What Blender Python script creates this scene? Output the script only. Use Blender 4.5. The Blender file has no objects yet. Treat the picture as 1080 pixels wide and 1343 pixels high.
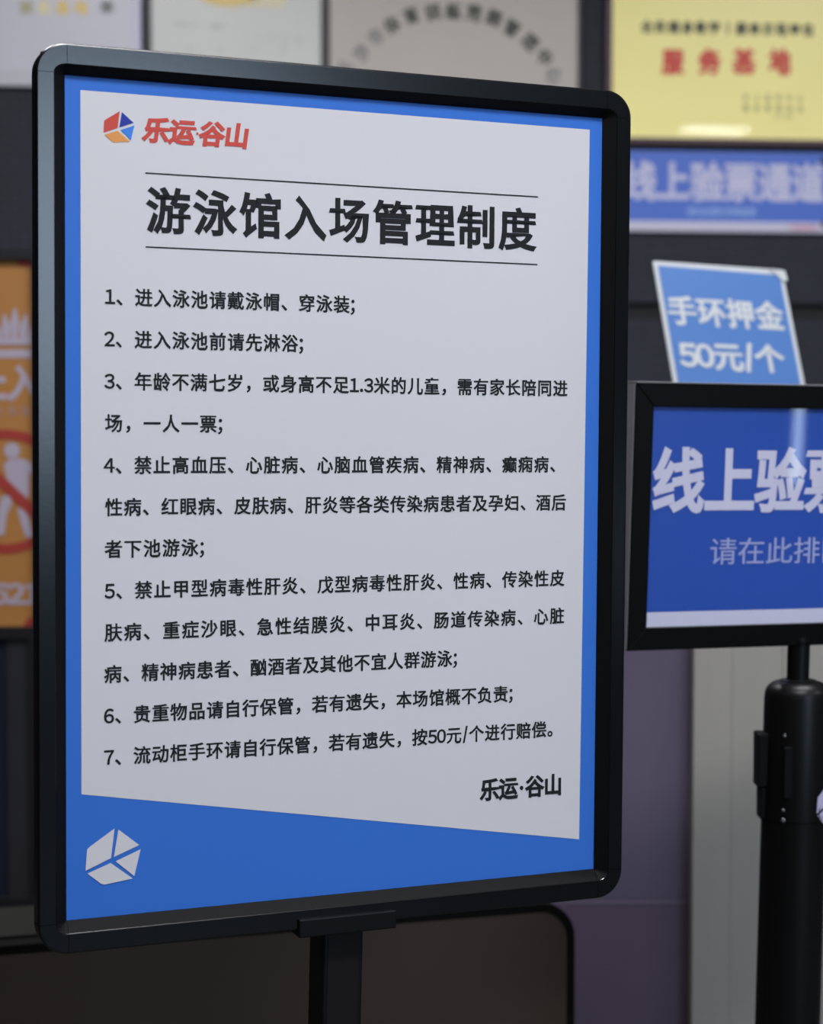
import bpy, bmesh, math, random
from mathutils import Vector, Matrix

random.seed(7)
SC = bpy.context.scene
COL = SC.collection
PI = math.pi

# ------------------------------------------------------------------ camera
WY = 5.2                                       # distance of the display wall
F_PX, CX, CY = 2400.0, 540.0, 671.5            # focal length and centre for a 1080 x 1343 frame
PITCH = 0.0419                                 # looking 2.4 degrees down
CAM = Vector((0.0, 0.0, 1.36))
C2W = Matrix(((1, 0, 0), (0, -math.sin(PITCH), math.cos(PITCH)), (0, -math.cos(PITCH), -math.sin(PITCH))))
cd = bpy.data.cameras.new('camera')
cd.sensor_fit = 'HORIZONTAL'
cd.sensor_width = 24.0
cd.lens = F_PX / 1080.0 * 24.0
cd.clip_start = 0.05
cd.clip_end = 100
cam = bpy.data.objects.new('camera', cd)
COL.objects.link(cam)
cam.location = CAM
cam.rotation_euler = (PI / 2 - PITCH, 0, 0)
SC.camera = cam
cd.dof.use_dof = True
cd.dof.focus_distance = 1.60
cd.dof.aperture_fstop = 4.5
cd.dof.aperture_blades = 0

# ------------------------------------------------------------------ world, lights, exposure
w = bpy.data.worlds.new('world')
SC.world = w
w.use_nodes = True
w.node_tree.nodes['Background'].inputs[0].default_value = (0.55, 0.68, 1.0, 1)
w.node_tree.nodes['Background'].inputs[1].default_value = 0.8
SC.view_settings.view_transform = 'Standard'
SC.view_settings.look = 'None'
SC.view_settings.exposure = 0.0
SC.view_settings.gamma = 1.0
SC.view_settings.use_curve_mapping = False
SC.cycles.use_denoising = True
SC.cycles.max_bounces = 6
SC.cycles.sample_clamp_indirect = 4.0


def area(name, loc, aim, sx, sy, power, col):
    l = bpy.data.lights.new(name, 'AREA')
    l.shape = 'RECTANGLE'
    l.size, l.size_y = sx, sy
    l.energy = power
    l.color = col
    o = bpy.data.objects.new(name, l)
    COL.objects.link(o)
    o.location = loc
    o.rotation_euler = (Vector(aim) - Vector(loc)).to_track_quat('-Z', 'Y').to_euler()
    return o


CEIL = 3.3
CEILING_AND_FILL_LIGHTS = [(-2.0, -2.2), (0.6, -2.2), (2.97, -0.75), (-2.0, 0.2), (0.6, 0.25), (4.0, 0.9), (-0.7, 3.3), (1.9, 3.3), (0.9, 1.95), (-0.75, 1.9)]  # last two are fill lamps added to brighten the counter and desk fronts
for i, (lx, ly) in enumerate(CEILING_AND_FILL_LIGHTS):
    area('ceiling_or_fill_lamp', (lx, ly, CEIL - 0.035), (lx, ly, 0), 0.42 if ly == -0.75 else 1.1, 0.28, {-2.2: 6, -0.75: 6, 1.95: 46, 1.9: 30, 0.2: 8, 0.25: 64, 0.9: 42, 3.3: 44}[ly], (0.97, 0.96, 1.0))
# daylight entering by the two openings in the wall behind the camera
WIN = [(2.9, 4.7, 1.25, 2.95), (7.27, 7.36, 0.30, 0.98)]
for (x0, x1, z0, z1) in WIN:
    area('window_daylight', ((x0 + x1) / 2, -4.01, (z0 + z1) / 2), ((x0 + x1) / 2, 0, (z0 + z1) / 2),
         x1 - x0, z1 - z0, (30 if x1 - x0 > 1 else 42) * (x1 - x0) * (z1 - z0), (0.62, 0.80, 1.0))

# ------------------------------------------------------------------ materials
MATS = {}


def mat(name, col, rough=0.5, metal=0.0, coat=0.0, noise=0.0, nscale=20.0, bump=0.0, bscale=300.0, spec=0.5, stretch=None):
    if name in MATS:
        return MATS[name]
    m = bpy.data.materials.new(name)
    m.use_nodes = True
    nt = m.node_tree
    b = nt.nodes['Principled BSDF']
    c = (col[0], col[1], col[2], 1)
    b.inputs['Base Color'].default_value = c
    b.inputs['Roughness'].default_value = rough
    b.inputs['Metallic'].default_value = metal
    b.inputs['Coat Weight'].default_value = coat
    b.inputs['Coat Roughness'].default_value = 0.02
    b.inputs['Specular IOR Level'].default_value = spec
    tc = nt.nodes.new('ShaderNodeTexCoord')
    src = tc.outputs['Object']
    if stretch:
        mp = nt.nodes.new('ShaderNodeMapping')
        mp.inputs['Scale'].default_value = stretch
        nt.links.new(src, mp.inputs[0])
        src = mp.outputs[0]
    if noise > 0:
        n = nt.nodes.new('ShaderNodeTexNoise')
        n.inputs['Scale'].default_value = nscale
        n.inputs['Detail'].default_value = 4
        nt.links.new(src, n.inputs['Vector'])
        r = nt.nodes.new('ShaderNodeMapRange')
        r.inputs[3].default_value = 1 - noise
        r.inputs[4].default_value = 1 + noise
        nt.links.new(n.outputs[0], r.inputs[0])
        mx = nt.nodes.new('ShaderNodeVectorMath')
        mx.operation = 'SCALE'
        mx.inputs[0].default_value = col
        nt.links.new(r.outputs[0], mx.inputs['Scale'])
        nt.links.new(mx.outputs[0], b.inputs['Base Color'])
    if bump > 0:
        n2 = nt.nodes.new('ShaderNodeTexNoise')
        n2.inputs['Scale'].default_value = bscale
        nt.links.new(src, n2.inputs['Vector'])
        bp = nt.nodes.new('ShaderNodeBump')
        bp.inputs['Strength'].default_value = bump
        bp.inputs['Distance'].default_value = 0.002
        nt.links.new(n2.outputs[0], bp.inputs['Height'])
        nt.links.new(bp.outputs[0], b.inputs['Normal'])
    MATS[name] = m
    return m


def s2l(r, g, b, k=1.0):
    f = lambda v: (v / 255 / 12.92 if v / 255 <= 0.04045 else ((v / 255 + 0.055) / 1.055) ** 2.4) * k
    return (f(r), f(g), f(b))


M_FRAME = mat('black_anodised_metal', (0.003, 0.0032, 0.0036), 0.20, 0.0, bump=0.01, spec=0.5)
M_LIP = mat('black_satin_lip', (0.003, 0.003, 0.003), 0.6, spec=0.15)
M_POLE = mat('black_painted_steel', (0.0035, 0.0035, 0.0035), 0.38, noise=0.15, spec=0.25)
M_POLE2 = mat('brown_black_pole_face', (0.009, 0.0065, 0.006), 0.5, spec=0.2, noise=0.2, stretch=(30, 30, 1))
M_PAPER = mat('white_poster_print', (0.695, 0.685, 0.705), 0.55, noise=0.015, nscale=5, spec=0.25)
M_BLUE = mat('blue_poster_print', (0.037, 0.172, 0.64), 0.5, noise=0.03, nscale=4, spec=0.25)
M_INK = mat('black_print_ink', (0.014, 0.015, 0.017), 0.6, spec=0.2)
M_RED = mat('red_print_ink', (0.62, 0.085, 0.065), 0.6, spec=0.2)
M_NAVY = mat('navy_print_ink', (0.03, 0.05, 0.36), 0.6, spec=0.2)
M_SKY = mat('light_blue_print_ink', (0.06, 0.24, 0.75), 0.6, spec=0.2)
M_ORG = mat('orange_print_ink', (0.78, 0.33, 0.10), 0.6, spec=0.2)
M_BACK = mat('sign_backing', (0.02, 0.02, 0.02), 0.7)
M_HFRAME = mat('holder_black_frame', (0.003, 0.003, 0.003), 0.40, bump=0.04, spec=0.1)
M_HSIDE = mat('holder_grey_edge', (0.15, 0.15, 0.16), 0.45, noise=0.1)
M_HBLUE = mat('holder_blue_print', (0.025, 0.086, 0.44), 0.30, coat=0.8, noise=0.04, nscale=5)
M_HWHITE = mat('holder_white_print', (0.62, 0.62, 0.78), 0.4, coat=0.5)
M_CARDBLUE = mat('card_blue_print', (0.027, 0.104, 0.30), 0.4, noise=0.04, nscale=12)
M_CARDWHITE = mat('card_white_edge', (0.35, 0.37, 0.38), 0.4)
M_WALL = None


def wall_fabric():
    m = bpy.data.materials.new('dark_woven_wall_panel')
    m.use_nodes = True
    nt = m.node_tree
    b = nt.nodes['Principled BSDF']
    b.inputs['Roughness'].default_value = 0.75
    tc = nt.nodes.new('ShaderNodeTexCoord')
    mp = nt.nodes.new('ShaderNodeMapping')
    mp.inputs['Rotation'].default_value = (PI / 2, 0, 0)
    nt.links.new(tc.outputs['Object'], mp.inputs[0])
    br = nt.nodes.new('ShaderNodeTexBrick')
    br.offset = 0
    br.inputs['Color1'].default_value = (0.017, 0.019, 0.030, 1)
    br.inputs['Color2'].default_value = (0.013, 0.015, 0.024, 1)
    br.inputs['Mortar'].default_value = (0.006, 0.007, 0.012, 1)
    br.inputs['Scale'].default_value = 1
    br.inputs['Mortar Size'].default_value = 0.003
    br.inputs['Mortar Smooth'].default_value = 0.3
    br.inputs['Brick Width'].default_value = 0.026
    br.inputs['Row Height'].default_value = 0.026
    nt.links.new(mp.outputs[0], br.inputs[0])
    nt.links.new(br.outputs[0], b.inputs['Base Color'])
    bp = nt.nodes.new('ShaderNodeBump')
    bp.invert = True
    bp.inputs['Distance'].default_value = 0.002
    nt.links.new(br.outputs['Fac'], bp.inputs['Height'])
    nt.links.new(bp.outputs[0], b.inputs['Normal'])
    return m


M_WALL = wall_fabric()
M_GROOVE = mat('black_wall_groove', (0.004, 0.004, 0.005), 0.8)
M_FLOOR = mat('grey_floor_tile', (0.035, 0.035, 0.037), 0.6, noise=0.12, nscale=3)
M_CEIL = mat('white_ceiling', (0.70, 0.70, 0.72), 0.8, noise=0.03)
M_ROOM = mat('pale_wall_paint', (0.12, 0.12, 0.13), 0.8, noise=0.05, nscale=2)
M_DARKROOM = mat('dark_wall_paint', (0.022, 0.022, 0.026), 0.8, noise=0.05)


# ------------------------------------------------------------------ mesh helpers
class MB:
    """collects polygons; build() links them as ONE mesh object"""
    def __init__(s):
        s.v, s.f = [], []

    def poly(s, pts):
        n = len(s.v)
        s.v += [tuple(p) for p in pts]
        s.f.append(tuple(range(n, n + len(pts))))
        return s

    def box(s, x0, x1, y0, y1, z0, z1):
        n = len(s.v)
        s.v += [(x0, y0, z0), (x1, y0, z0), (x1, y1, z0), (x0, y1, z0), (x0, y0, z1), (x1, y0, z1), (x1, y1, z1), (x0, y1, z1)]
        for q in ((3, 2, 1, 0), (4, 5, 6, 7), (0, 1, 5, 4), (1, 2, 6, 5), (2, 3, 7, 6), (3, 0, 4, 7)):
            s.f.append(tuple(n + i for i in q))
        return s

    def grid(s, rings, closed=True, caps=True):
        """rings of equal point count, skinned one to the next"""
        n = len(s.v)
        k = len(rings[0])
        for r in rings:
            s.v += [tuple(p) for p in r]
        for i in range(len(rings) - 1):
            for j in range(k if closed else k - 1):
                a, b = n + i * k + j, n + i * k + (j + 1) % k
                s.f.append((a, b, b + k, a + k))
        if caps:
            s.f.append(tuple(n + j for j in range(k))[::-1])
            s.f.append(tuple(n + (len(rings) - 1) * k + j for j in range(k)))
        return s

    def lathe(s, prof, cx=0, cy=0, seg=48, lean=(0, 0)):
        rings = []
        for r, z in prof:
            rings.append([(cx + lean[0] * z + r * math.cos(2 * PI * i / seg), cy + lean[1] * z + r * math.sin(2 * PI * i / seg), z) for i in range(seg)])
        return s.grid(rings)

    def build(s, name, m, parent=None, mw=None, smooth=False, bevel=0.0, seg=2, sharp=38):
        me = bpy.data.meshes.new(name)
        me.from_pydata(s.v, [], s.f)
        me.validate()
        bm = bmesh.new()
        bm.from_mesh(me)
        bmesh.ops.recalc_face_normals(bm, faces=bm.faces)
        if bevel > 0:
            bmesh.ops.bevel(bm, geom=list(bm.edges), offset=bevel, segments=seg, profile=0.5, affect='EDGES', clamp_overlap=True)
        bm.to_mesh(me)
        bm.free()
        if smooth:
            for p in me.polygons:
                p.use_smooth = True
            try:
                me.set_sharp_from_angle(angle=math.radians(sharp))
            except Exception:
                pass
        me.materials.append(m)
        return link(name, me, parent, mw)


def world_of(o):
    loc = Matrix.LocRotScale(o.location, o.rotation_euler, o.scale)
    if o.parent:
        return world_of(o.parent) @ o.matrix_parent_inverse @ loc
    return loc


def link(name, me, parent=None, mw=None):
    o = bpy.data.objects.new(name, me)
    COL.objects.link(o)
    mw = mw or Matrix.Identity(4)
    if parent is not None:
        o.parent = parent
        inv = world_of(parent).inverted()
        l, r, sc = (inv @ mw).decompose()
    else:
        l, r, sc = mw.decompose()
    o.location, o.rotation_euler, o.scale = l, r.to_euler(), sc
    return o


def tag(o, label=None, cat=None, group=None, kind=None):
    if label: o['label'] = label
    if cat: o['category'] = cat
    if group: o['group'] = group
    if kind: o['kind'] = kind
    return o


def thing(name, label, cat, loc, group=None):
    o = bpy.data.objects.new(name, None)
    COL.objects.link(o)
    o.location = loc
    o.empty_display_size = 0.1
    return tag(o, label, cat, group)


# ------------------------------------------------------------------ lettering (flat print; glyphs of Blender's built-in font)
GL = {}


FW = {str(i): chr(0xFF10 + i) for i in range(10)}
FW.update({';': '\uff1b', '/': '\uff0f', '.': '\uff0e'})


def glyph(c):
    if c == '/' and 'EM' in globals():
        return ([(x * EM, z * EM) for x, z in ((-.135, -.10), (-.055, -.10), (.135, .86), (.055, .86))], [(0, 1, 2, 3)])
    if c not in GL:
        cu = bpy.data.curves.new('g', 'FONT')
        cu.body = FW.get(c, c)
        cu.size = 1
        cu.resolution_u = 3
        o = bpy.data.objects.new('g', cu)
        COL.objects.link(o)
        bpy.context.view_layer.update()
        me = bpy.data.meshes.new_from_object(o.evaluated_get(bpy.context.evaluated_depsgraph_get()))
        GL[c] = ([(v.co.x, v.co.y) for v in me.vertices], [tuple(p.vertices) for p in me.polygons])
        bpy.data.objects.remove(o)
        bpy.data.curves.remove(cu)
        bpy.data.meshes.remove(me)
    return GL[c]


_gx = [p[0] for p in glyph('\u4e00')[0]]
_gz = [p[1] for p in glyph('\u56fd')[0]]
_gw = [p[0] for p in glyph('\u56fd')[0]]
# unit: the ink of a square character spans about .845 em; measured on 国
EM = (max(_gz) - min(_gz)) / 0.885
CHX = (max(_gw) + min(_gw)) / 2 / EM
CHZ = (max(_gz) + min(_gz)) / 2 / EM
NARROW = {'.': 0.28, ';': 0.30, '/': 0.40, '|': 0.28, ' ': 0.5, '\u00b7': 0.42, '\uff5c': 0.6}


BOLD = {}


def bold_glyph(c, wt):
    """the glyph with its outline pushed outwards by wt em, corners mitred"""
    key = (c, round(wt, 4))
    if key in BOLD:
        return BOLD[key]
    vs, fs = glyph(c)
    ids, uniq, mp = {}, [], []
    for p in vs:
        k = (round(p[0], 5), round(p[1], 5))
        if k not in ids:
            ids[k] = len(uniq)
            uniq.append(p)
        mp.append(ids[k])
    F2 = []
    for f in fs:
        g_ = [mp[i] for i in f]
        g_ = [g_[i] for i in range(len(g_)) if g_[i] != g_[i - 1]]
        if len(g_) < 3: continue
        ar = sum(uniq[g_[i - 1]][0] * uniq[g_[i]][1] - uniq[g_[i]][0] * uniq[g_[i - 1]][1] for i in range(len(g_)))
        F2.append(g_ if ar > 0 else g_[::-1])
    E = set()
    for g_ in F2:
        for i in range(len(g_)):
            E.add((g_[i - 1], g_[i]))
    nrm = {}
    for a, b in E:
        if (b, a) in E: continue
        dx, dz = uniq[b][0] - uniq[a][0], uniq[b][1] - uniq[a][1]
        L = math.hypot(dx, dz)
        if L < 1e-6: continue
        n = (dz / L, -dx / L)
        nrm.setdefault(a, []).append(n)
        nrm.setdefault(b, []).append(n)
    out = []
    for i, p in enumerate(uniq):
        ns = nrm.get(i, [])
        if not ns:
            out.append(p)
            continue
        sx, sz = sum(n[0] for n in ns), sum(n[1] for n in ns)
        L = math.hypot(sx, sz)
        if L < 0.3:
            out.append(p)
            continue
        ux, uz = sx / L, sz / L
        dt = max(0.5, min(n[0] * ux + n[1] * uz for n in ns))
        k = wt * EM / dt
        out.append((p[0] + ux * k, p[1] + uz * k))
    BOLD[key] = (out, F2)
    return BOLD[key]


def adv(c):
    if c in NARROW: return NARROW[c]
    if c.isdigit(): return 0.555
    return 1.0


def text_mb(s, x0, x1, zc, ez, bold=0.0, ex=None, shear=0.0, y=0.0, align='fit', mb=None, tilt=0.0, squeeze=1.0):
    """ink from x0 to x1 (metres), vertical centre zc, em height ez"""
    mb = mb or MB()
    S = sum(adv(c) for c in s)
    P = (x1 - x0) / (S - 0.08)
    if ex is None:
        ex = P
    x = x0 - 0.04 * P
    k = 0
    sh = [(0, 0)]
    for c in s:
        a = adv(c) * P
        if c == ' ':
            x += a
            continue
        vs, fs = bold_glyph(c, bold) if bold > 0 else glyph(c)
        if c.isdigit() or c in './;|':
            mx = (max(p[0] for p in vs) + min(p[0] for p in vs)) / 2
            pts = [((p[0] - mx) / EM * squeeze, p[1] / EM * 1.0 - CHZ) for p in vs]
            cx = x + a / 2
        else:
            pts = [(p[0] / EM - CHX, p[1] / EM - CHZ) for p in vs]
            if c == '\u00b7':
                mx = (max(p[0] for p in vs) + min(p[0] for p in vs)) / 2 / EM
                pts = [(p[0] / EM - mx, p[1] / EM - CHZ) for p in vs]
            cx = x + a / 2
        for j, (dx, dz) in enumerate(sh):
            n = len(mb.v)
            yy = y - j * 0.00001
            for px, pz in pts:
                X = (px + dx) * ex
                Z = (pz + dz) * ez
                mb.v.append((cx + X + shear * Z, yy, zc + Z + tilt * (cx - x0)))
            if bold > 0.03:          # broad strokes overlap: keep each facet a few microns apart
                flatv = mb.v[n:]
                del mb.v[n:]
                for q, f in enumerate(fs):
                    m0 = len(mb.v)
                    mb.v += [(flatv[i][0], flatv[i][1] - (q % 24) * 6e-6, flatv[i][2]) for i in f]
                    mb.f.append(tuple(range(m0, m0 + len(f))))
            else:
                mb.f += [tuple(n + i for i in f) for f in fs]
        x += a
    return mb


def flat(mb, name, m, parent, mw):
    """link print without normal recalculation (flat, faces the reader)"""
    me = bpy.data.meshes.new(name)
    me.from_pydata(mb.v, [], mb.f)
    me.materials.append(m)
    return link(name, me, parent, mw)


def plane_matrix(origin, right, away):
    """local x = to the reader's right, local y = away from the reader, local z = up"""
    r = right.normalized()
    a = (away - r * away.dot(r)).normalized()
    u = r.cross(a)
    M = Matrix((r, a, u)).transposed().to_4x4()
    M.translation = origin
    return M


def c2w(v):
    return C2W @ Vector(v)


# ================================================================== ROOM SHELL
def slab(name, x0, x1, y0, y1, z0, z1, m, mw=None):
    return tag(MB().box(x0, x1, y0, y1, z0, z1).build(name, m, None, mw), kind='structure')


floor = slab('floor', -4.2, 8.6, -4.2, 6.6, -0.08, -0.012, M_GROOVE)
tile = MB().box(-0.397, 0.397, -0.397, 0.397, -0.012, 0.0)
t0 = tile.build('tile', M_FLOOR, floor, Matrix.Translation((-3.8, -3.8, 0)))
for i in range(16):
    for j in range(13):
        if i == 0 and j == 0: continue
        c = t0.copy()
        COL.objects.link(c)
        c.location = Vector((-3.8 + 0.8 * i, -3.8 + 0.8 * j, 0))
slab('ceiling', -4.2, 8.6, -4.2, 6.6, CEIL, CEIL + 0.1, M_CEIL)
slab('wall_left', -4.3, -4.2, -4.2, 6.6, 0, CEIL, M_DARKROOM)
slab('wall_right', 8.6, 8.7, -4.2, 6.6, 0, CEIL, M_ROOM)
wr = MB()
xs = -4.2
for (x0, x1, z0, z1) in WIN:
    wr.box(xs, x0, -4.12, -4.0, 0, CEIL)
    wr.box(x0, x1, -4.12, -4.0, 0, z0)
    wr.box(x0, x1, -4.12, -4.0, z1, CEIL)
    xs = x1
wr.box(xs, 8.6, -4.12, -4.0, 0, CEIL)
tag(wr.build('wall_rear', M_DARKROOM), kind='structure')
for i, (x0, x1, z0, z1) in enumerate(WIN):
    f = MB()
    e = 0.03
    f.box(x0, x0 + e, -4.14, -4.06, z0, z1).box(x1 - e, x1, -4.14, -4.06, z0, z1)
    f.box(x0 + e, x1 - e, -4.14, -4.06, z0, z0 + e).box(x0 + e, x1 - e, -4.14, -4.06, z1 - e, z1)
    tag(f.build('window_%d' % (i + 1), M_DARKROOM), kind='structure')
for i, (lx, ly) in enumerate(CEILING_AND_FILL_LIGHTS):
    tag(MB().box(lx - 0.59, lx + 0.59, ly - 0.18, ly + 0.18, CEIL - 0.03, CEIL).build('lamp_housing_%d' % (i + 1), M_CEIL), kind='structure')  # housings of the ceiling lamps and of the added fill lamps

# the display wall: yawed 5 degrees to the camera
YAW = math.radians(5)
WM = plane_matrix(Vector((0, WY, 0)), Vector((math.cos(YAW), math.sin(YAW), 0)), Vector((-math.sin(YAW), math.cos(YAW), 0)))
WMI = WM.inverted()


def on_wall(px, py, off=0.0):
    """where the sight line of a measured point meets the display wall: (x, z) in the wall's own metres"""
    d = c2w(((px - CX) / F_PX, (py - CY) / F_PX, 1))
    o = WMI @ CAM
    dd = WMI.to_3x3() @ d
    t = (-off - o.y) / dd.y
    p = o + dd * t
    return p.x, p.z


wall = tag(MB().box(-4.4, 8.7, 0.02, 0.12, 0, CEIL).build('wall_back', M_GROOVE, None, WM), kind='structure')
g0, g1 = on_wall(950, 418)[1], on_wall(950, 398)[1]
zt = [0.0, 0.62, g0, g1, 2.44, 2.46, CEIL]
xw = -4.4
k = 0
while xw < 8.6:
    for (a, b) in ((zt[0] + .01, zt[1]), (zt[1] + .006, g0), (g1, CEIL - .01)):
        MB().box(xw + 0.002, xw + 1.198, 0.0, 0.02, a, b).build('wall_panel', M_WALL, wall, WM, bevel=0.0015, seg=1)
    xw += 1.2


# ================================================================== PLAQUES AND BANNERS ON THE WALL
def panel_on_wall(name, label, cat, px0, px1, py0, py1, face, rim, rimw, group=None, depth=0.018, bottomrim=True):
    x0, z1 = on_wall(px0, py0)
    x1, z0 = on_wall(px1, py1)
    base = WM @ Vector(((x0 + x1) / 2, 0, z0))
    t = thing(name, label, cat, base, group)
    mb = MB()
    mb.box(x0, x1, -depth, 0.0, z0, z1)
    if rim is not None:
        fr = MB()
        e = rimw
        d = depth + 0.006
        fr.box(x0 - e, x0, -d, 0, z0 - e, z1 + e)
        fr.box(x1, x1 + e, -d, 0, z0 - e, z1 + e)
        fr.box(x0, x1, -d, 0, z0 - e, z0)
        fr.box(x0, x1, -d, 0, z1, z1 + e)
        fr.build('frame', rim, t, WM)
    mb.build('panel', face, t, WM)
    return t, (x0, x1, z0, z1), -depth


GREYW = mat('grey_white_certificate', (0.47, 0.46, 0.51), 0.35, noise=0.05, nscale=6)
CREAMW = mat('cream_certificate', (0.51, 0.51, 0.47), 0.35, noise=0.05, nscale=6)
STEEL = mat('brushed_plaque', (0.39, 0.35, 0.30), 0.35, noise=0.06, nscale=5)
BRASS = mat('yellow_plaque', (0.93, 0.82, 0.27), 0.35, coat=0.7, noise=0.05, nscale=4)
MAROON = mat('maroon_wood_frame', (0.045, 0.006, 0.012), 0.4, noise=0.2)
DKFRAME = mat('dark_certificate_frame', (0.015, 0.014, 0.013), 0.45)
GOLD = mat('gold_print', (0.72, 0.52, 0.12), 0.5)
PALEGOLD = mat('pale_gold_print', (0.70, 0.62, 0.34), 0.5)
GREYINK = mat('grey_print', (0.20, 0.20, 0.19), 0.6)
GREENINK = mat('dark_green_black_print', (0.05, 0.055, 0.04), 0.6)
LILAC = mat('pale_lilac_edge', (0.50, 0.48, 0.60), 0.4)
OLIVE = mat('olive_grey_print', (0.38, 0.36, 0.16), 0.6)
WREDINK = mat('plaque_red_print', (0.62, 0.075, 0.05), 0.6)


def wall_text(parent, s, px0, px1, py, hpx, m, y, bold=0.02, name='lettering', ex=None):
    xa, z = on_wall(px0, py)
    xb, _ = on_wall(px1, py)
    h = hpx * WY / F_PX
    return flat(text_mb(s, xa, xb, z, h, bold, ex=ex, y=y - 0.0006), name, m, parent, WM)


# certificate 1
t, b, y = panel_on_wall('certificate_board', 'grey-white certificate with a row of small gold characters, at top left', 'certificate',
                        -150, 186, -230, 117, GREYW, None, 0)
e0, e1 = on_wall(177, 0)[0], b[1]
MB().box(e0, e1, y - 0.004, y, b[2], b[3]).build('edge_strip', LILAC, t, WM)
MB().box(b[0], e0, y - 0.003, y, b[2], b[2] + 0.045).build('edge_strip', mat('certificate_foot', (0.44, 0.43, 0.46), 0.4), t, WM)
for cch, cx_, mm in (('训', 35, OLIVE), ('练', 59, PALEGOLD), ('基', 83, GOLD), ('地', 107, GOLD), ('章', 141, GREYINK)):
    wall_text(t, cch, cx_ - 8, cx_ + 8, 12, 17, mm, y, 0.05, 'character')
# certificate 2
t, b, y = panel_on_wall('certificate_board', 'cream-grey certificate with a blurred gold emblem, between the grey-white one and the arched-text plaque', 'certificate',
                        198, 421, -230, 135, CREAMW, DKFRAME, 0.012)
em = MB()
cx_, cz_ = on_wall(300, -18)
for i in range(14):          # laurel-like emblem of radiating leaves
    a = PI + PI * (i + 0.5) / 14
    r0, r1 = 0.045, 0.085
    px_, pz_ = cx_ + r1 * math.cos(a), cz_ + r1 * math.sin(a) * 0.55
    ux, uz = math.cos(a) * 0.022, math.sin(a) * 0.022
    em.poly([(px_ - ux - uz * .3, y - .0006, pz_ - uz + ux * .3), (px_ + uz * .5, y - .0006, pz_ - ux * .5), (px_ + ux, y - .0006, pz_ + uz), (px_ - uz * .5, y - .0006, pz_ + ux * .5)])
flat(em, 'emblem', GOLD, t, WM)
em = MB()
xa, za = on_wall(330, 5)
xb, zb = on_wall(368, 12)
for i in range(5):
    xx = xa + (xb - xa) * i / 4
    em.poly([(xx - .006, y - .0006, za - .012), (xx + .008, y - .0006, za - .014), (xx + .012, y - .0006, za + .05), (xx, y - .0006, za + .05)])
flat(em, 'emblem_ribbon', PALEGOLD, t, WM)
for k_, (pa, pb, py_) in enumerate(((228, 262, 34), (276, 294, 36), (330, 400, 52), (230, 390, 66))):
    wall_text(t, '荣誉证书特发此证以资鼓励表彰先进'[k_ * 4:k_ * 4 + 4], pa, pb, py_, 8, mat('faint_grey_print', (0.44, 0.44, 0.42), 0.6), y, 0, 'faint_line', ex=0.012)['kind'] = 'stuff'
# plaque 3, arched lettering
t, b, y = panel_on_wall('metal_plaque', 'grey-brown metal plaque with dark characters set in an arch', 'plaque',
                        432, 756, -230, 190, STEEL, DKFRAME, 0.008)
xc_, zc_ = on_wall(594, 175)
_, zt_ = on_wall(594, 17.5)
R_ = zt_ - zc_
arc = '长沙市体育训练竞赛管理中心'
# measured places along the arch (pixels), the first one hidden below the frame
pts_ = [(452, 92), (474, 71), (493, 50), (514, 35), (539, 23), (567, 18.5), (594, 17.5), (621, 19), (647, 26), (670, 39), (694, 57), (713, 77), (726, 100)]
for i, cch in enumerate(arc):
    px_, py_ = pts_[i]
    xx, zz = on_wall(px_, py_)
    sl = (i - 6) * math.radians(-10.5)
    g = text_mb(cch, -0.0205, 0.0205, 0, 0.047, 0.045, ex=0.0435)
    g.v = [(xx + vx * math.cos(sl) - vz * math.sin(sl), y - 0.0006 + vy, zz + vx * math.sin(sl) + vz * math.cos(sl)) for vx, vy, vz in g.v]
    flat(g, 'character', GREENINK if 2 < i < 12 else GREYINK, t, WM)
# plaque 4, yellow
t, b, y = panel_on_wall('brass_plaque', 'yellow metal plaque with red characters in a maroon frame, at top right', 'plaque',
                        802, 1135, -60, 186, BRASS, MAROON, 0.016)
wall_text(t, '全民健身教学丨服务示范单位', 839, 1066, 37, 16, GREENINK, y, 0.05, 'small_lettering', ex=0.033)
for i, cch in enumerate('服务基地'):
    px_ = (881, 929, 974, 1021)[i]
    wall_text(t, cch, px_ - 13, px_ + 13, 83, 33, WREDINK, y, 0.055, 'red_character')
wall_text(t, '水上运动中心', 970, 1054, 129, 10, OLIVE, y, 0.03, 'small_lettering', ex=0.0175)
wall_text(t, '健身管理协会', 970, 1054, 143, 10, OLIVE, y, 0.03, 'small_lettering', ex=0.0175)
wall_text(t, '二〇一九年', 1012, 1038, 154, 7, OLIVE, y, 0.02, 'small_lettering')
# blue banner
WBLUE = mat('wall_banner_blue', (0.040, 0.115, 0.50), 0.4, noise=0.04, nscale=5)
t, b, y = panel_on_wall('wall_banner', 'long blue banner with large pale lettering under the yellow plaque', 'banner',
                        806, 1087, 198, 306, WBLUE, None, 0, depth=0.012)
xa, za = on_wall(806, 290)
xb, _ = on_wall(1087, 290)
MB().box(b[0], b[1], y - 0.002, y, b[2], za).build('white_strip', mat('banner_white_strip', (0.50, 0.48, 0.58), 0.4), t, WM)
xr0, _ = on_wall(1036, 300)
xr1, _ = on_wall(1070, 300)
MB().box(xr0, xr1, y - 0.0035, y - 0.002, b[2] + 0.008, za - 0.008).build('pink_mark', mat('pink_mark', (0.52, 0.28, 0.36), 0.5), t, WM)
wall_text(t, '线上验票通道', 817, 1079, 239, 52, mat('banner_pale_print', (0.50, 0.50, 0.66), 0.5), y, 0.035, 'lettering')
wall_text(t, '请在此排队等候验票', 900, 990, 278, 12, mat('banner_small_print', (0.26, 0.42, 0.72), 0.5), y, 0.02, 'small_lettering')
for py_ in (211, 295):
    xx, zz = on_wall(1079, py_)
    MB().box(xx - 0.006, xx + 0.012, y - 0.008, y, zz - 0.010, zz + 0.010).build('clip', DKFRAME, t, WM, bevel=0.002)


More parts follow.
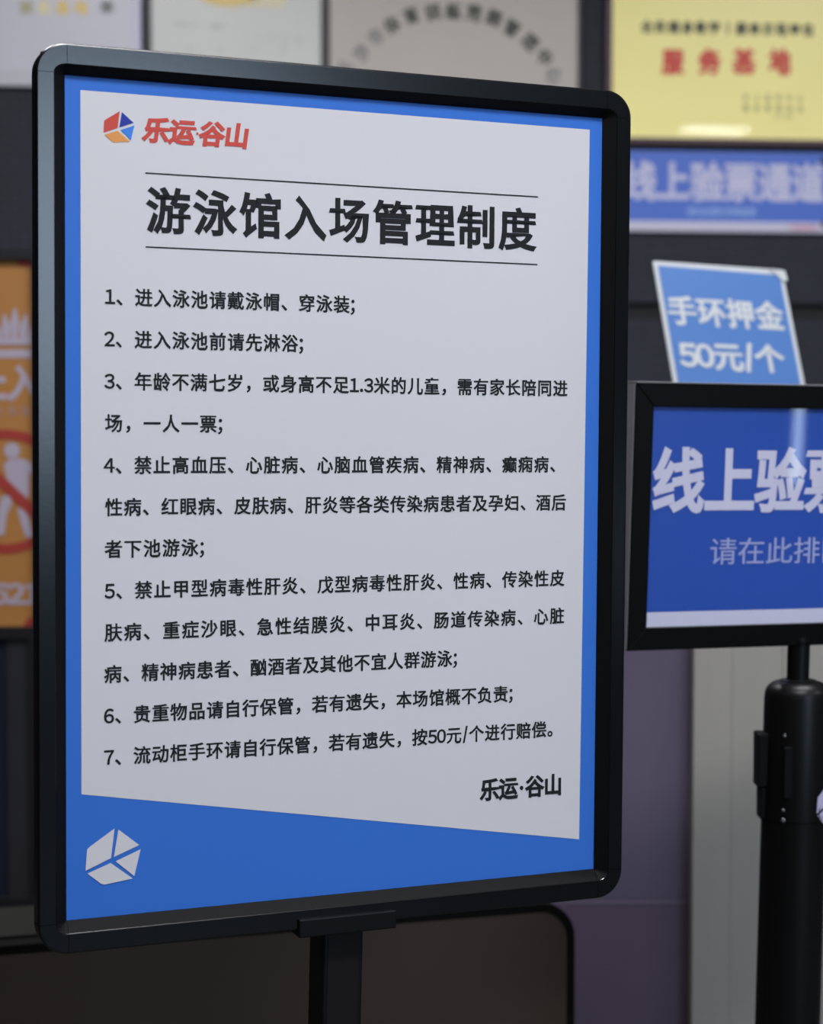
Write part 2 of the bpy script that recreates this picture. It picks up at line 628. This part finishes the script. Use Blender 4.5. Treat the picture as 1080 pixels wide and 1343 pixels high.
# ================================================================== RECEPTION COUNTER (right)
YC = 2.62


def on_y(px, py, Y):
    d = c2w(((px - CX) / F_PX, (py - CY) / F_PX, 1))
    t = Y / d.y
    return CAM.x + d.x * t, CAM.z + d.z * t


PURP1 = mat('led_tinted_upper_laminate', (0.100, 0.084, 0.124), 0.35, noise=0.05, nscale=3)  # purple tint of LED light put into both laminate colours
PURP2 = mat('led_tinted_lower_laminate', (0.096, 0.070, 0.106), 0.35, noise=0.06, nscale=3)
WHITEP = mat('off_white_ribbed_board', (0.275, 0.262, 0.236), 0.5, noise=0.06, nscale=4, stretch=(6, 6, 0.3))
xl, zj = on_y(700, 1183, YC)
xm, _ = on_y(905, 1183, YC)
xr = xm + 0.50
ZT = 1.14
t = thing('reception_counter', 'reception counter coloured purple-grey as by LED light with an off-white ribbed end, right of the large sign', 'counter', ((xl + xr) / 2, YC, 0))
MB().box(xl, xm - 0.001, YC, YC + 0.02, zj + 0.003, ZT - 0.03).build('front_panel', PURP1, t, bevel=0.001, seg=1)
MB().box(xl, xm - 0.001, YC, YC + 0.02, 0.06, zj - 0.003).build('front_panel', PURP2, t, bevel=0.001, seg=1)
MB().box(xl, xm - 0.001, YC - 0.0004, YC + 0.02, zj - 0.003, zj + 0.003).build('joint_highlight_strip', mat('joint_highlight_strip', (0.135, 0.11, 0.155), 0.4), t)  # highlight along the joint painted as a lighter strip
MB().box(xl, xr, YC + 0.02, YC + 0.45, 0.0, ZT - 0.03).build('carcass', M_DARKROOM, t)
MB().box(xl - 0.01, xr + 0.01, YC - 0.012, YC + 0.47, ZT - 0.03, ZT).build('countertop', mat('counter_stone', (0.12, 0.11, 0.12), 0.3, noise=0.2), t, bevel=0.004)
k = 0
xx = xm
while xx < xr - 0.01:                                # ribbed boards of uneven depth
    wd = (0.054, 0.072, 0.066, 0.080)[k % 4]
    dp = (0.0280, 0.0272, 0.0278, 0.0270)[k % 4]
    x2 = min(xx + wd, xr)
    MB().box(xx, x2 - 0.0001, YC - dp, YC + 0.02, 0.02, ZT - 0.03).build('rib_board', WHITEP, t, bevel=0.0008)
    xx = x2
    k += 1

# ================================================================== LOW BROWN DESK
BROWN = mat('dark_brown_leather', (0.042, 0.032, 0.026), 0.7, spec=0.2, noise=0.14, nscale=3, bump=0.1, bscale=120)
dy = math.radians(16.7)
DR = Vector((math.cos(dy), math.sin(dy), 0))
DA = Vector((-math.sin(dy), math.cos(dy), 0))
DM = plane_matrix(Vector((0.2184, 2.416, 0)), DR, DA)      # origin: right front foot
ZD = 0.739
t = thing('low_brown_desk', 'low dark brown desk with black rounded rim, beneath the large sign', 'desk', DM @ Vector((-0.6, 0.10, 0)))


def rounded_front(x0, x1, z0, z1, r, y0, y1, mb=None):
    mb = mb or MB()
    pr = [(x0, z0), (x1, z0)]
    for i in range(9):
        a = i / 8 * PI / 2
        pr.append((x1 - r + r * math.cos(a), z1 - r + r * math.sin(a)))
    pr.append((x0, z1))
    return mb.grid([[(x, y0, z) for x, z in pr], [(x, y1, z) for x, z in pr]])


rounded_front(-1.55, -0.012, 0.02, ZD - 0.012, 0.038, 0.0, 0.02).build('front_panel', BROWN, t, DM)
rounded_front(-1.57, 0.0, 0.0, ZD, 0.048, 0.001, 0.19).build('body', mat('desk_black_edge', (0.004, 0.004, 0.004), 0.8, spec=0.05), t, DM, smooth=True)
MB().box(-1.5, -0.4, 0.03, 0.17, ZD, ZD + 0.004).build('desk_mat', mat('dark_grey_desk_mat', (0.009, 0.009, 0.008), 0.8, noise=0.2, spec=0.1), t, DM)

# ================================================================== KIOSK WITH THE ORANGE NOTICE (left)
YK = 3.30
KM = Matrix.Translation((0, YK, 0))
xk0, zk1 = on_y(-190, 326, YK)
xk1, _ = on_y(49, 326, YK)
t = thing('display_cabinet', 'tall black display cabinet carrying the orange notice, at the left edge', 'cabinet', ((xk0 + xk1) / 2, YK, 0))
KB = mat('cabinet_black', (0.010, 0.010, 0.012), 0.4, noise=0.1)
KG = mat('cabinet_grey_panel', (0.022, 0.022, 0.025), 0.4, noise=0.1)
KN = mat('cabinet_navy_panel', (0.008, 0.010, 0.022), 0.4)
MB().box(xk0, xk1, 0.02, 0.16, 0.0, zk1).build('body', KB, t, KM)
_, zn1 = on_y(0, 340, YK)
_, zn0 = on_y(0, 822, YK)
_, zn2 = on_y(0, 838, YK)
_, zb = on_y(0, 1178, YK)
x42, _ = on_y(43.5, 600, YK)
x37, _ = on_y(38, 900, YK)
x8, _ = on_y(8, 900, YK)
fr = MB()
fr.box(xk0, xk1, 0.0, 0.02, zn1, zk1).box(xk0, xk1, 0.0, 0.02, zn2, zn0).box(x42, xk1, 0.0, 0.02, zn0, zn1)
fr.box(x37, xk1, 0.0, 0.02, 0.0, zn2).box(xk0, x37, 0.0, 0.02, 0.0, zb)
fr.build('frame', KB, t, KM)
MB().box(x8, x37, 0.008, 0.02, zb, zn2).build('door_panel', KG, t, KM)
MB().box(xk0, x8, 0.012, 0.02, zb, zn2).build('door_panel', KN, t, KM)
MB().box(xk1 - 0.010, xk1 - 0.004, -0.003, 0.0, on_y(0, 1150, YK)[1], on_y(0, 900, YK)[1]).build('red_seal', mat('dark_red_seal', (0.06, 0.006, 0.018), 0.4), t, KM)

NO = mat('orange_notice_print', (0.37, 0.165, 0.042), 0.5, noise=0.06, nscale=8)
NW = mat('notice_pale_print', (0.37, 0.33, 0.40), 0.5)
NR = mat('notice_red_print', (0.31, 0.035, 0.024), 0.5)
NG = mat('notice_dull_pink_print', (0.34, 0.21, 0.18), 0.5)
nt_ = thing('orange_notice', 'orange notice with a red no-entry ring over a walking figure, left of the large sign', 'notice', ((xk0 + x42) / 2, YK, zn0))
MB().box(xk0 + 0.06, x42, 0.012, 0.0185, zn0, zn1).build('sheet', NO, nt_, KM)


def kpx(px, py, y=0.0112):
    x, z = on_y(px, py, YK)
    return (x, y, z)


def kpoly(name, m, polys, y=0.0112):
    mb = MB()
    for q_, p in enumerate(polys):
        mb.poly([kpx(a, b, y - 0.00015 * q_) for a, b in p])
    return flat(mb, name, m, nt_, KM)


# crown of petals, bars
pet = []
for bx, tx, ty, hw in ((17, 18, 403, 8), (8, 4, 411, 7.5), (27, 33, 411, 7.5), (0, -9, 424, 7), (35, 46, 424, 7)):
    vx, vy = tx - bx, ty - 448
    L_ = math.hypot(vx, vy)
    nx, ny = -vy / L_, vx / L_
    mx_, my_ = bx + vx * .55, 448 + vy * .55
    pet.append([(bx - nx * 3, 448 - ny * 3), (bx + nx * 3, 448 + ny * 3), (mx_ + nx * hw * .8, my_ + ny * hw * .8), (tx + nx * 1.2, ty), (tx - nx * 1.2, ty), (mx_ - nx * hw * .8, my_ - ny * hw * .8)])
kpoly('crown_emblem', NW, pet + [[(-12, 452), (48, 452), (40, 443), (-4, 443)]])
kpoly('pale_bar', NW, [[(-30, 469), (60, 469), (60, 458), (-30, 458)]])
kpoly('red_corner', NR, [[(22, 349), (60, 349), (60, 340), (22, 340)]], 0.0113)
kpoly('red_corner', NR, [[(28, 824), (50, 824), (50, 808), (34, 812)]], 0.0113)
for s_, a_, b_, py_, h_, m_ in (('禁止入', -78, 50, 503, 48, NW), ('闲人免进', -28, 40, 539, 12, NG), ('8521', -34, 50, 780, 34, NW)):
    xa, z = on_y(a_, py_, YK)
    xb, _ = on_y(b_, py_, YK)
    xa = max(xa, xk0 + 0.062)
    flat(text_mb(s_, xa, xb, z, h_ * YK / F_PX, 0.04, y=0.0112, ex=None if h_ > 20 else 0.016), 'lettering', m_, nt_, KM)
# ring
ring = MB()
n_ = 48
for i in range(n_):
    a, b = 2 * PI * i / n_, 2 * PI * (i + 1) / n_
    q = []
    for (r, th) in ((82, a), (69, a), (69, b), (82, b)):
        q.append(kpx(max(-80, min(43.4, 5 + r * 1.05 * math.cos(th))), 645 + r * math.sin(th), 0.0108))
    xsq = [p[0] for p in q]
    if max(xsq) - min(xsq) > 1e-5:
        ring.poly(q)
flat(ring, 'red_ring', NR, nt_, KM)
kpoly('red_slash', NR, [[(-42, 582), (-52, 592), (43.4, 683), (43.4, 663)]], 0.0104)
# walking figure
head = [(14 + 10.5 * math.cos(2 * PI * i / 20), 591 + 10.5 * math.sin(2 * PI * i / 20)) for i in range(20)]
kpoly('figure_pictogram', NW, [head[::-1],
      [(3, 610), (9, 603), (25, 601), (38, 606), (43.4, 611), (43.4, 622), (36, 620), (36, 650), (30, 660), (10, 640)][::-1],
      [(21, 668), (32, 664), (36, 680), (42, 704), (33, 706), (27, 690)][::-1],
      [(0, 652), (12, 648), (14, 660), (7, 676), (4, 702), (-6, 702), (-5, 676)][::-1]], 0.0112)

# ================================================================== BLUE PRICE CARD ON ITS HOLDER
TL = CAM + c2w(((857 - CX) / F_PX, (342 - CY) / F_PX, 1)) * 2.72
TR = CAM + c2w(((1027 - CX) / F_PX, (354 - CY) / F_PX, 1)) * 2.8016
CMX = plane_matrix(TL, TR - TL, (TR - TL).cross(c2w((0.111, 0.942, -0.318))))
CW, CH = 0.2245, 0.297
foot = CMX @ Vector((CW / 2, 0.02, -CH))
foot.z = ZT
hold = thing('card_stand', 'clear upright card stand behind the smaller sign, holding the blue card', 'stand', foot)
CLEAR = mat('grey_acrylic', (0.35, 0.36, 0.38), 0.15)
FM = Matrix.Translation((foot.x, foot.y, 0))
MB().lathe([(0.05, ZT), (0.05, ZT + 0.006), (0.047, ZT + 0.008), (0.007, ZT + 0.009)]).build('base', CLEAR, hold, FM, smooth=True)
zc_ = (CMX @ Vector((0, 0, -CH + 0.04))).z
MB().lathe([(0.005, ZT + 0.008), (0.005, zc_ + 0.03)], seg=16).build('rod', CLEAR, hold, FM, smooth=True)
MB().box(CW / 2 - 0.04, CW / 2 + 0.04, 0.004, 0.010, -CH + 0.0, -CH + 0.12).build('back_plate', CLEAR, hold, CMX, bevel=0.001)
card = thing('price_card', 'tilted blue card with white border reading 50 per wristband, above the smaller sign', 'card', CMX @ Vector((CW / 2, 0, -CH)))
MB().box(0, CW, 0.0, 0.003, -CH, 0).build('backing', M_CARDWHITE, card, CMX, bevel=0.0008)
flat(MB().poly([(0.0065, -0.0006, -CH + 0.006), (CW - 0.0075, -0.0006, -CH + 0.006), (CW - 0.0075, -0.0006, -0.0095), (0.0065, -0.0006, -0.0075)]), 'blue_print', M_CARDBLUE, card, CMX)
MB().grid([[(CW - 0.022, -0.0020, -0.003), (CW + 0.002, -0.0035, -0.004), (CW + 0.0025, -0.0035, -0.020), (CW - 0.006, -0.0015, -0.018)],
           [(CW - 0.022, 0.0, 0.0), (CW + 0.0015, 0.0, -0.001), (CW + 0.002, 0.0, -0.022), (CW - 0.006, 0.0, -0.020)]]).build('curled_corner', M_CARDWHITE, card, CMX)
CMI = CMX.inverted()


def on_card(px, py):
    d = CMI.to_3x3() @ c2w(((px - CX) / F_PX, (py - CY) / F_PX, 1))
    o = CMI @ CAM
    p = o + d * (-o.y / d.y)
    return p.x, p.z


xa, z1_ = on_card(877, 409)
xb, z2_ = on_card(1026, 415)
flat(text_mb('手环押金', xa, xb, (z1_ + z2_) / 2, 0.0486, 0.034, y=-0.0012, ex=(xb - xa) / 3.92 * 0.96), 'lettering', M_CARDWHITE, card, CMX)
xa, z1_ = on_card(893, 466)
xb, z2_ = on_card(1027, 472)
flat(text_mb('50元/个', xa, xb, (z1_ + z2_) / 2, 0.0466, 0.034, y=-0.0012, squeeze=1.0), 'lettering', M_CARDWHITE, card, CMX)

# ================================================================== CUBE EMBLEM (four facets; measured in units of 1/1000 m on the big sign)
CUBE = dict(left=[(0.78, -22.63), (-2.2, 1.9), (-23.43, 10.65), (-22.23, -6.85), (-19.59, -9.27)],
            top=[(4.04, -21.49), (21.64, -7.05), (0.17, 1.22)],
            right=[(22.84, -3.39), (17.44, 18.71), (1.65, 4.89)],
            bottom=[(-2.5, 6.0), (16.25, 20.68), (-7.84, 23.53), (-10.8, 22.38), (-21.97, 13.13)])


def cube_emblem(x, z, sc, y, mats, parent, mw, name='emblem_facet'):
    for kf, m_ in zip(('left', 'top', 'right', 'bottom'), mats):
        flat(MB().poly([(x + a * sc * 0.001, y, z - b * sc * 0.001) for a, b in CUBE[kf]]), name, m_, parent, mw)


# ================================================================== SMALLER SIGN ON THE BELT POST
sa = c2w((0.9486, -0.0051, 0.3165))
sb = c2w((-0.023, 0.9961, 0.0849))
SK = 0.90                                      # nearness of the sign and its post
STL = CAM + c2w((0.2642, -0.1521, 2.15)) * SK
SMX = plane_matrix(STL, sa, sa.cross(-sb) if sa.cross(-sb).y > 0 else sb.cross(sa))
if (SMX.to_3x3() @ Vector((0, 1, 0))).y < 0:
    SMX = plane_matrix(STL, sa, -(SMX.to_3x3() @ Vector((0, 1, 0))))
SW, SH, SD = 0.457 * SK, 0.319 * SK, 0.036 * SK
nk = SMX @ Vector((0.215 * SK, SD / 2, -SH))
xp, _ = on_y(1047, 880, nk.y)
# where the post stands (leans 1.2 degrees, head to the right)
LEAN = 0.021
head_z = on_y(1047, 888, nk.y)[1]
PX, PY = xp - LEAN * head_z, nk.y
post = thing('belt_post', 'black retractable belt post under the smaller sign, at right', 'barrier post', (PX, PY, 0))
PM = Matrix.Translation((PX, PY, 0))
pr = 0.0360


def pz(py):
    return on_y(1047, py, PY)[1]


MB().lathe([(0.16, 0.0), (0.16, 0.012), (0.15, 0.020), (0.06, 0.032), (0.042, 0.034)], seg=64).build('base', M_POLE, post, PM, smooth=True)
MB().lathe([(pr, 0.03), (pr, pz(1072))], lean=(LEAN, 0)).build('pole', M_POLE, post, PM, smooth=True)
zz0, zz1 = pz(1072), pz(888)
hp = [(pr - 0.001, zz0), (pr + 0.0006, zz0 + 0.001), (pr + 0.0004, zz1 - 0.022)]
for i in range(9):
    a = i / 8 * PI / 2
    hp.append((pr - 0.016 + 0.016 * math.cos(a), zz1 - 0.020 + 0.016 * math.sin(a)))
hp += [(0.020, zz1 - 0.003), (0.016, zz1 - 0.002)]
MB().lathe(hp, lean=(LEAN, 0)).build('belt_head', M_POLE, post, PM, smooth=True)
MB().lathe([(0.0124, zz1 - 0.006), (0.0124, zz1 + 0.045)], lean=(LEAN, 0)).build('neck', M_POLE, post, PM, smooth=True)
lx = LEAN * pz(1000)
MB().box(lx - pr - 0.0085, lx - pr + 0.006, -0.014, 0.014, pz(1030), pz(960)).build('belt_slot', M_LIP, post, PM, bevel=0.0015)
MB().box(lx - pr - 0.0050, lx - pr + 0.006, -0.012, 0.012, pz(1072), pz(1030) - 0.0005).build('belt_slot_foot', M_LIP, post, PM, bevel=0.002)
yf = -math.sqrt(pr ** 2 - 0.016 ** 2)
MB().box(lx - 0.0195, lx - 0.0105, yf - 0.003, yf + 0.006, pz(1040), pz(973)).build('belt_clip', M_LIP, post, PM, bevel=0.001)
SCREW = mat('dull_screw_metal', (0.22, 0.22, 0.22), 0.35, metal=0.8)
for px_, py_, r_ in ((1031, 966, 0.0020), (1029, 1064, 0.0019), (1029, 1077, 0.0026)):
    x_, z_ = on_y(px_, py_, PY - pr)
    x_ -= PX
    ys = -math.sqrt(max(1e-6, pr ** 2 - (x_ - LEAN * z_) ** 2)) - 0.0012
    ringp = lambda r, yy: [(x_ + r * math.cos(2 * PI * i / 12), yy, z_ + r * math.sin(2 * PI * i / 12)) for i in range(12)]
    MB().grid([ringp(r_, ys + 0.003), ringp(r_, ys), ringp(r_ * 0.5, ys - 0.0008)]).build('screw', SCREW, post, PM, smooth=True)
# emblem sticker wrapped on the post's front
x_, z_ = on_y(1099, 1056, PY - pr)
EMW = mat('post_emblem_print', (0.50, 0.48, 0.68), 0.5)
for kf in ('left', 'top', 'right', 'bottom'):
    pts2 = []
    P0 = CUBE[kf]
    for i in range(len(P0)):
        a, b = P0[i], P0[(i + 1) % len(P0)]
        for q in range(4):
            pts2.append((a[0] + (b[0] - a[0]) * q / 4, a[1] + (b[1] - a[1]) * q / 4))
    cx2 = sum(p[0] for p in P0) / len(P0)
    cz2 = sum(p[1] for p in P0) / len(P0)

    def wrap(a, b):
        zz = pz(1047) - b * 0.001 * 1.0
        ang = (a * 0.86 * 0.001 + 0.0396) / (pr + 0.0006)
        return (LEAN * zz + (pr + 0.0006) * math.sin(ang), -(pr + 0.0006) * math.cos(ang), zz)
    mb = MB()
    for i in range(len(pts2)):
        a, b = pts2[i], pts2[(i + 1) % len(pts2)]
        for s0, s1 in ((0, .34), (.34, .67), (.67, 1)):
            la = lambda p, s: (cx2 + (p[0] - cx2) * s, cz2 + (p[1] - cz2) * s)
            mb.poly([wrap(*la(a, s0 + 1e-4)), wrap(*la(a, s1)), wrap(*la(b, s1)), wrap(*la(b, s0 + 1e-4))])
    flat(mb, 'emblem_facet', EMW, post, PM)

ss = thing('queue_sign', 'smaller black-framed blue sign for online tickets, on the belt post at right', 'sign', SMX @ Vector((SW / 2, SD / 2, -SH)))
fw = 0.0245 * SK
fb = 0.0275 * SK


def mitre(name, pts, y0, y1, m):
    MB().grid([[(x, y0, z) for x, z in pts], [(x, y1, z) for x, z in pts]]).build(name, m, ss, SMX, bevel=0.0008, seg=1)


g = 0.0001
mitre('frame_rail', [(0, 0), (SW, 0), (SW - fw, -fw - .003), (fw, -fw - .003)], 0, SD, M_HFRAME)
mitre('frame_rail', [(0, -SH), (SW, -SH), (SW - fw, -SH + fb), (fw, -SH + fb)], 0, SD, M_HFRAME)
mitre('frame_rail', [(0, -g), (fw, -fw - .003 - g), (fw, -SH + fb + g), (0, -SH + g)], 0, SD, M_HFRAME)
mitre('frame_rail', [(SW, -g), (SW - fw, -fw - .003 - g), (SW - fw, -SH + fb + g), (SW, -SH + g)], 0, SD, M_HFRAME)
MB().box(-0.0012, 0.0, 0.0015, SD - 0.001, -SH + 0.001, -0.001).build('side_trim', M_HSIDE, ss, SMX)
MB().box(0.002, SW - 0.002, -0.0002, SD - 0.002, 0.0, 0.0010).build('top_trim', M_HSIDE, ss, SMX)
MB().box(0.01, SW - 0.01, 0.010, 0.026, -SH + 0.01, -0.01).build('backing', M_BACK, ss, SMX)
flat(MB().poly([(fw - .002, 0.0045, -SH + fb - .002), (SW - fw + .002, 0.0045, -SH + fb - .002), (SW - fw + .002, 0.0045, -fw), (fw - .002, 0.0045, -fw)]), 'blue_sheet', M_HBLUE, ss, SMX)
SMI = SMX.inverted()


def on_sign(px, py, y=0.0045):
    d = SMI.to_3x3() @ c2w(((px - CX) / F_PX, (py - CY) / F_PX, 1))
    o = SMI @ CAM
    p = o + d * ((y - o.y) / d.y)
    return p.x, p.z


_, zs = on_sign(860, 803)
flat(MB().poly([(fw - .002, 0.0042, -SH + fb - .002), (SW - fw + .002, 0.0042, -SH + fb - .002), (SW - fw + .002, 0.0042, zs), (fw - .002, 0.0042, zs)]), 'white_strip', M_HWHITE, ss, SMX)
xa, z1_ = on_sign(860, 632)
x3, z3_ = on_sign(1055, 632)
pitch = (x3 - xa) / 2.93
flat(text_mb('线上验票通道', xa - 0.001, xa + pitch * 5.92, z1_, 0.0720, 0.034, y=0.0041), 'lettering', M_HWHITE, ss, SMX)
xa, z1_ = on_sign(932, 724)
x3, _ = on_sign(1040, 724)
pitch = (x3 - xa) / 2.95
flat(text_mb('请在此排队', xa, xa + pitch * 4.92, z1_, 0.0310, 0.004, y=0.0041), 'small_lettering', mat('holder_small_print', (0.34, 0.38, 0.66), 0.4), ss, SMX)
# socket joining the sign to the neck
MB().lathe([(0.0130, zz1 + 0.036), (0.0130, (SMX @ Vector((0.18, 0, -SH))).z + 0.004)], lean=(LEAN, 0), seg=24).build('socket', M_HFRAME, ss, PM, smooth=True)

# ================================================================== THE LARGE NOTICE STAND
ba = Vector((0.92278641, -0.01163391, 0.38513621))
bd = Vector((-0.00691856, 0.99888264, 0.04675037))
bn = Vector((-0.38524977, -0.04580519, 0.92167483))
BTL = CAM + c2w((-0.27868989, -0.35127177, 1.47001262))
BMX = plane_matrix(BTL, c2w(ba), c2w(bn))
BW, BH = 0.490, 0.6876
mm = 0.001
fcen = BMX @ Vector((0.247, 0.045, -0.72))
stand = thing('notice_stand', 'large black-framed floor sign with rounded corners, showing swimming hall entry rules', 'sign', (fcen.x - 0.012, fcen.y, 0))

# frame profile: (outward offset fraction pieces, y)
LL, LT, LBm = 9.5 * mm, 6.5 * mm, 8.0 * mm      # lip: sides, top, bottom
OS, OT, OB = 25.0 * mm, 24.0 * mm, 25.5 * mm    # outer edge: sides, top, bottom
FH = -8.0 * mm                                 # face stands proud towards the reader


def prof(kind, l, o):
    if kind == 'lip':
        return [(0.0, 0.0), (l - 0.4 * mm, FH + 0.8 * mm), (l + 0.5 * mm, FH), (l + 0.5 * mm, 0.004), (0.0, 0.004)]
    return [(l + 0.5 * mm, FH + 0.0), (l + 1.1 * mm, FH - 0.5 * mm), (o - 1.8 * mm, FH - 0.5 * mm), (o - 0.7 * mm, FH - 0.1 * mm), (o - 0.15 * mm, FH + 0.7 * mm),
            (o, FH + 1.8 * mm), (o, 0.008), (o - 0.8 * mm, 0.0095), (l + 0.5 * mm, 0.0095)]


def rail(name, side, kind, m):
    l, o = {'left': (LL, OS), 'right': (LL, OS), 'top': (LT, OT), 'bottom': (LBm, OB)}[side]
    p = prof(kind, l, o)
    e = 0.00035
    ends = (e, (BH if side in ('left', 'right') else BW) - e)
    rings = []
    for s in ends:
        r = []
        for off, y in p:
            if side == 'left': r.append((-off, y, -s))
            if side == 'right': r.append((BW + off, y, -s))
            if side == 'top': r.append((s, y, off))
            if side == 'bottom': r.append((s, y, -BH - off))
        rings.append(r)
    return MB().grid(rings).build(name, m, stand, BMX, smooth=True, sharp=14)


def corner(name, cx, cz, sx, sz, kind, m, lz, oz):
    px_ = prof(kind, LL, OS)
    pz_ = prof(kind, lz, oz)
    rings = []
    n = 12
    for i in range(n + 1):
        a = i / n * PI / 2
        r = []
        for (ox, y), (oz_, y2) in zip(px_, pz_):
            # superellipse keeps the corner slightly squarer than a circle at its outside
            r.append((cx + sx * max(ox, 0.0001) * math.cos(a), y, cz + sz * max(oz_, 0.0001) * math.sin(a)))
        rings.append(r)
    return MB().grid(rings).build(name, m, stand, BMX, smooth=True, sharp=14)


for sd in ('top', 'bottom', 'left', 'right'):
    rail('frame_rail', sd, 'face', M_FRAME)
    rail('frame_lip', sd, 'lip', M_LIP)
for (cx, cz, sx, sz, lz, oz) in ((0, 0, -1, 1, LT, OT), (BW, 0, 1, 1, LT, OT), (0, -BH, -1, -1, LBm, OB), (BW, -BH, 1, -1, LBm, OB)):
    corner('frame_corner', cx, cz, sx, sz, 'face', M_FRAME, lz, oz)
    corner('lip_corner', cx, cz, sx, sz, 'lip', M_LIP, lz, oz)
MB().box(-0.018, BW + 0.018, 0.0045, 0.009, -BH - 0.018, 0.018).build('back_panel', M_BACK, stand, BMX)

# poster sheet (part) and everything printed on it (sub-parts)
poster = MB().box(-0.0003, BW + 0.0003, 0.001, 0.004, -BH - 0.0003, 0.0003).build('poster', M_BLUE, stand, BMX)
flat(MB().poly([(12.8 * mm, .0007, -584 * mm), (474.5 * mm, .0007, -658.8 * mm), (477.2 * mm, .0007, -11.1 * mm), (12.8 * mm, .0007, -11.1 * mm)]), 'white_field', M_PAPER, poster, BMX)
YI = 0.0004
cube_emblem(44.5 * mm, -38.2 * mm, 0.555, YI, (M_RED, M_NAVY, M_SKY, M_ORG), poster, BMX)
flat(text_mb('乐运', 65.5 * mm, 107.5 * mm, -39.3 * mm, 21.0 * mm, 0.045, shear=0.14, y=YI), 'red_lettering', M_RED, poster, BMX)
flat(text_mb('谷山', 113.0 * mm, 154.5 * mm, -39.3 * mm, 21.0 * mm, 0.045, shear=0.14, y=YI), 'red_lettering', M_RED, poster, BMX)
flat(MB().poly([(109.2 * mm, YI, -40.4 * mm), (111 * mm, YI, -40.4 * mm), (111.3 * mm, YI, -38.4 * mm), (109.5 * mm, YI, -38.4 * mm)]), 'red_dot', M_RED, poster, BMX)
for z_ in (74.2, 134.4):
    flat(MB().poly([(66.3 * mm, YI, -(z_ + .7) * mm), (425.6 * mm, YI, -(z_ + .7) * mm), (425.6 * mm, YI, -(z_ - .4) * mm), (66.3 * mm, YI, -(z_ - .4) * mm)]), 'rule_line', M_INK, poster, BMX)
flat(text_mb('游泳馆入场管理制度', 67.3 * mm, 423.9 * mm, -104.9 * mm, 38.6 * mm, 0.027, y=YI, ex=37.4 * mm), 'title_lettering', M_INK, poster, BMX)
LINES = [('1、进入泳池请戴泳帽、穿泳装;', 33.2, 250.5), ('2、进入泳池前请先淋浴;', 32.6, 203.7), ('3、年龄不满七岁，或身高不足1.3米的儿童，需有家长陪同进', 32.6, 457.3),
         ('场，一人一票;', 32.6, 132.3), ('4、禁止高血压、心脏病、心脑血管疾病、精神病、癫痫病、', 32.2, 455.0), ('性病、红眼病、皮肤病、肝炎等各类传染病患者及孕妇、酒后', 32.6, 457.0),
         ('者下池游泳;', 32.2, 116.6), ('5、禁止甲型病毒性肝炎、戊型病毒性肝炎、性病、传染性皮', 32.6, 456.3), ('肤病、重症沙眼、急性结膜炎、中耳炎、肠道传染病、心脏', 31.8, 456.7),
         ('病、精神病患者、酗酒者及其他不宜人群游泳;', 31.8, 349.7), ('6、贵重物品请自行保管，若有遗失，本场馆概不负责;', 32.0, 405.0), ('7、流动柜手环请自行保管，若有遗失，按50元/个进行赔偿。', 32.0, 455.0)]
for i, (s_, a_, b_) in enumerate(LINES):
    z_ = 176.4 + 34.42 * i
    flat(text_mb(s_, a_ * mm, b_ * mm, -z_ * mm, 15.3 * mm, 0.023, y=YI, ex=14.8 * mm), 'text_line', M_INK, poster, BMX)
flat(text_mb('乐运·谷山', 374.3 * mm, 455.5 * mm, -606.6 * mm, 20.5 * mm, 0.036, y=YI, ex=19.0 * mm), 'signature_lettering', M_INK, poster, BMX)
cube_emblem(39.5 * mm, -637 * mm, 1.0, YI, (M_PAPER,) * 4, poster, BMX)

# bracket, pole, base
bz0, bz1 = -0.7195, -0.7035
MB().box(0.198, 0.288, FH - 0.0045, 0.020, bz0, bz1).build('bracket', M_POLE, stand, BMX, bevel=0.0012)
MB().box(0.206, 0.282, 0.010, 0.019, bz1, -0.56).build('bracket_plate', M_POLE, stand, BMX, bevel=0.001)
lean = BMX.to_3x3()
top = BMX @ Vector((0.2455, 0.012, bz0 + 0.004))
foot = Vector((top.x - 0.022, top.y, 0.0))
rr = Vector((lean[0][0], lean[1][0], 0)).normalized()
aa = Vector((-rr.y, rr.x, 0))
hw = 0.0185


def sq(c, h, z, ch=0.0015):
    pts = []
    for (a, b) in ((-1, -1), (1, -1), (1, 1), (-1, 1)):
        pts.append(c + rr * a * h + aa * (b * h + 0.012) + Vector((0, 0, z)))
    return pts


MB().grid([sq(foot, hw, 0.012), sq(top, hw, 0)]).build('pole', M_POLE, stand, None, bevel=0.0015)
MB().grid([[foot + rr * a * .0145 + aa * (b - hw + .012) + Vector((0, 0, .014)) for a, b in ((-1, 0), (1, 0), (1, -.0006), (-1, -.0006))],
           [top + rr * a * .0145 + aa * (b - hw + .012) for a, b in ((-1, 0), (1, 0), (1, -.0006), (-1, -.0006))]]).build('pole_face', M_POLE2, stand, None)
bp = []
for z_, s_ in ((0, 1), (0.008, 1), (0.012, 0.985)):
    bp.append([foot + rr * a * .19 * s_ + aa * b * .15 * s_ + Vector((0, 0, z_)) for a, b in ((-1, -1), (1, -1), (1, 1), (-1, 1))])
MB().grid(bp).build('base_plate', M_POLE, stand, None)
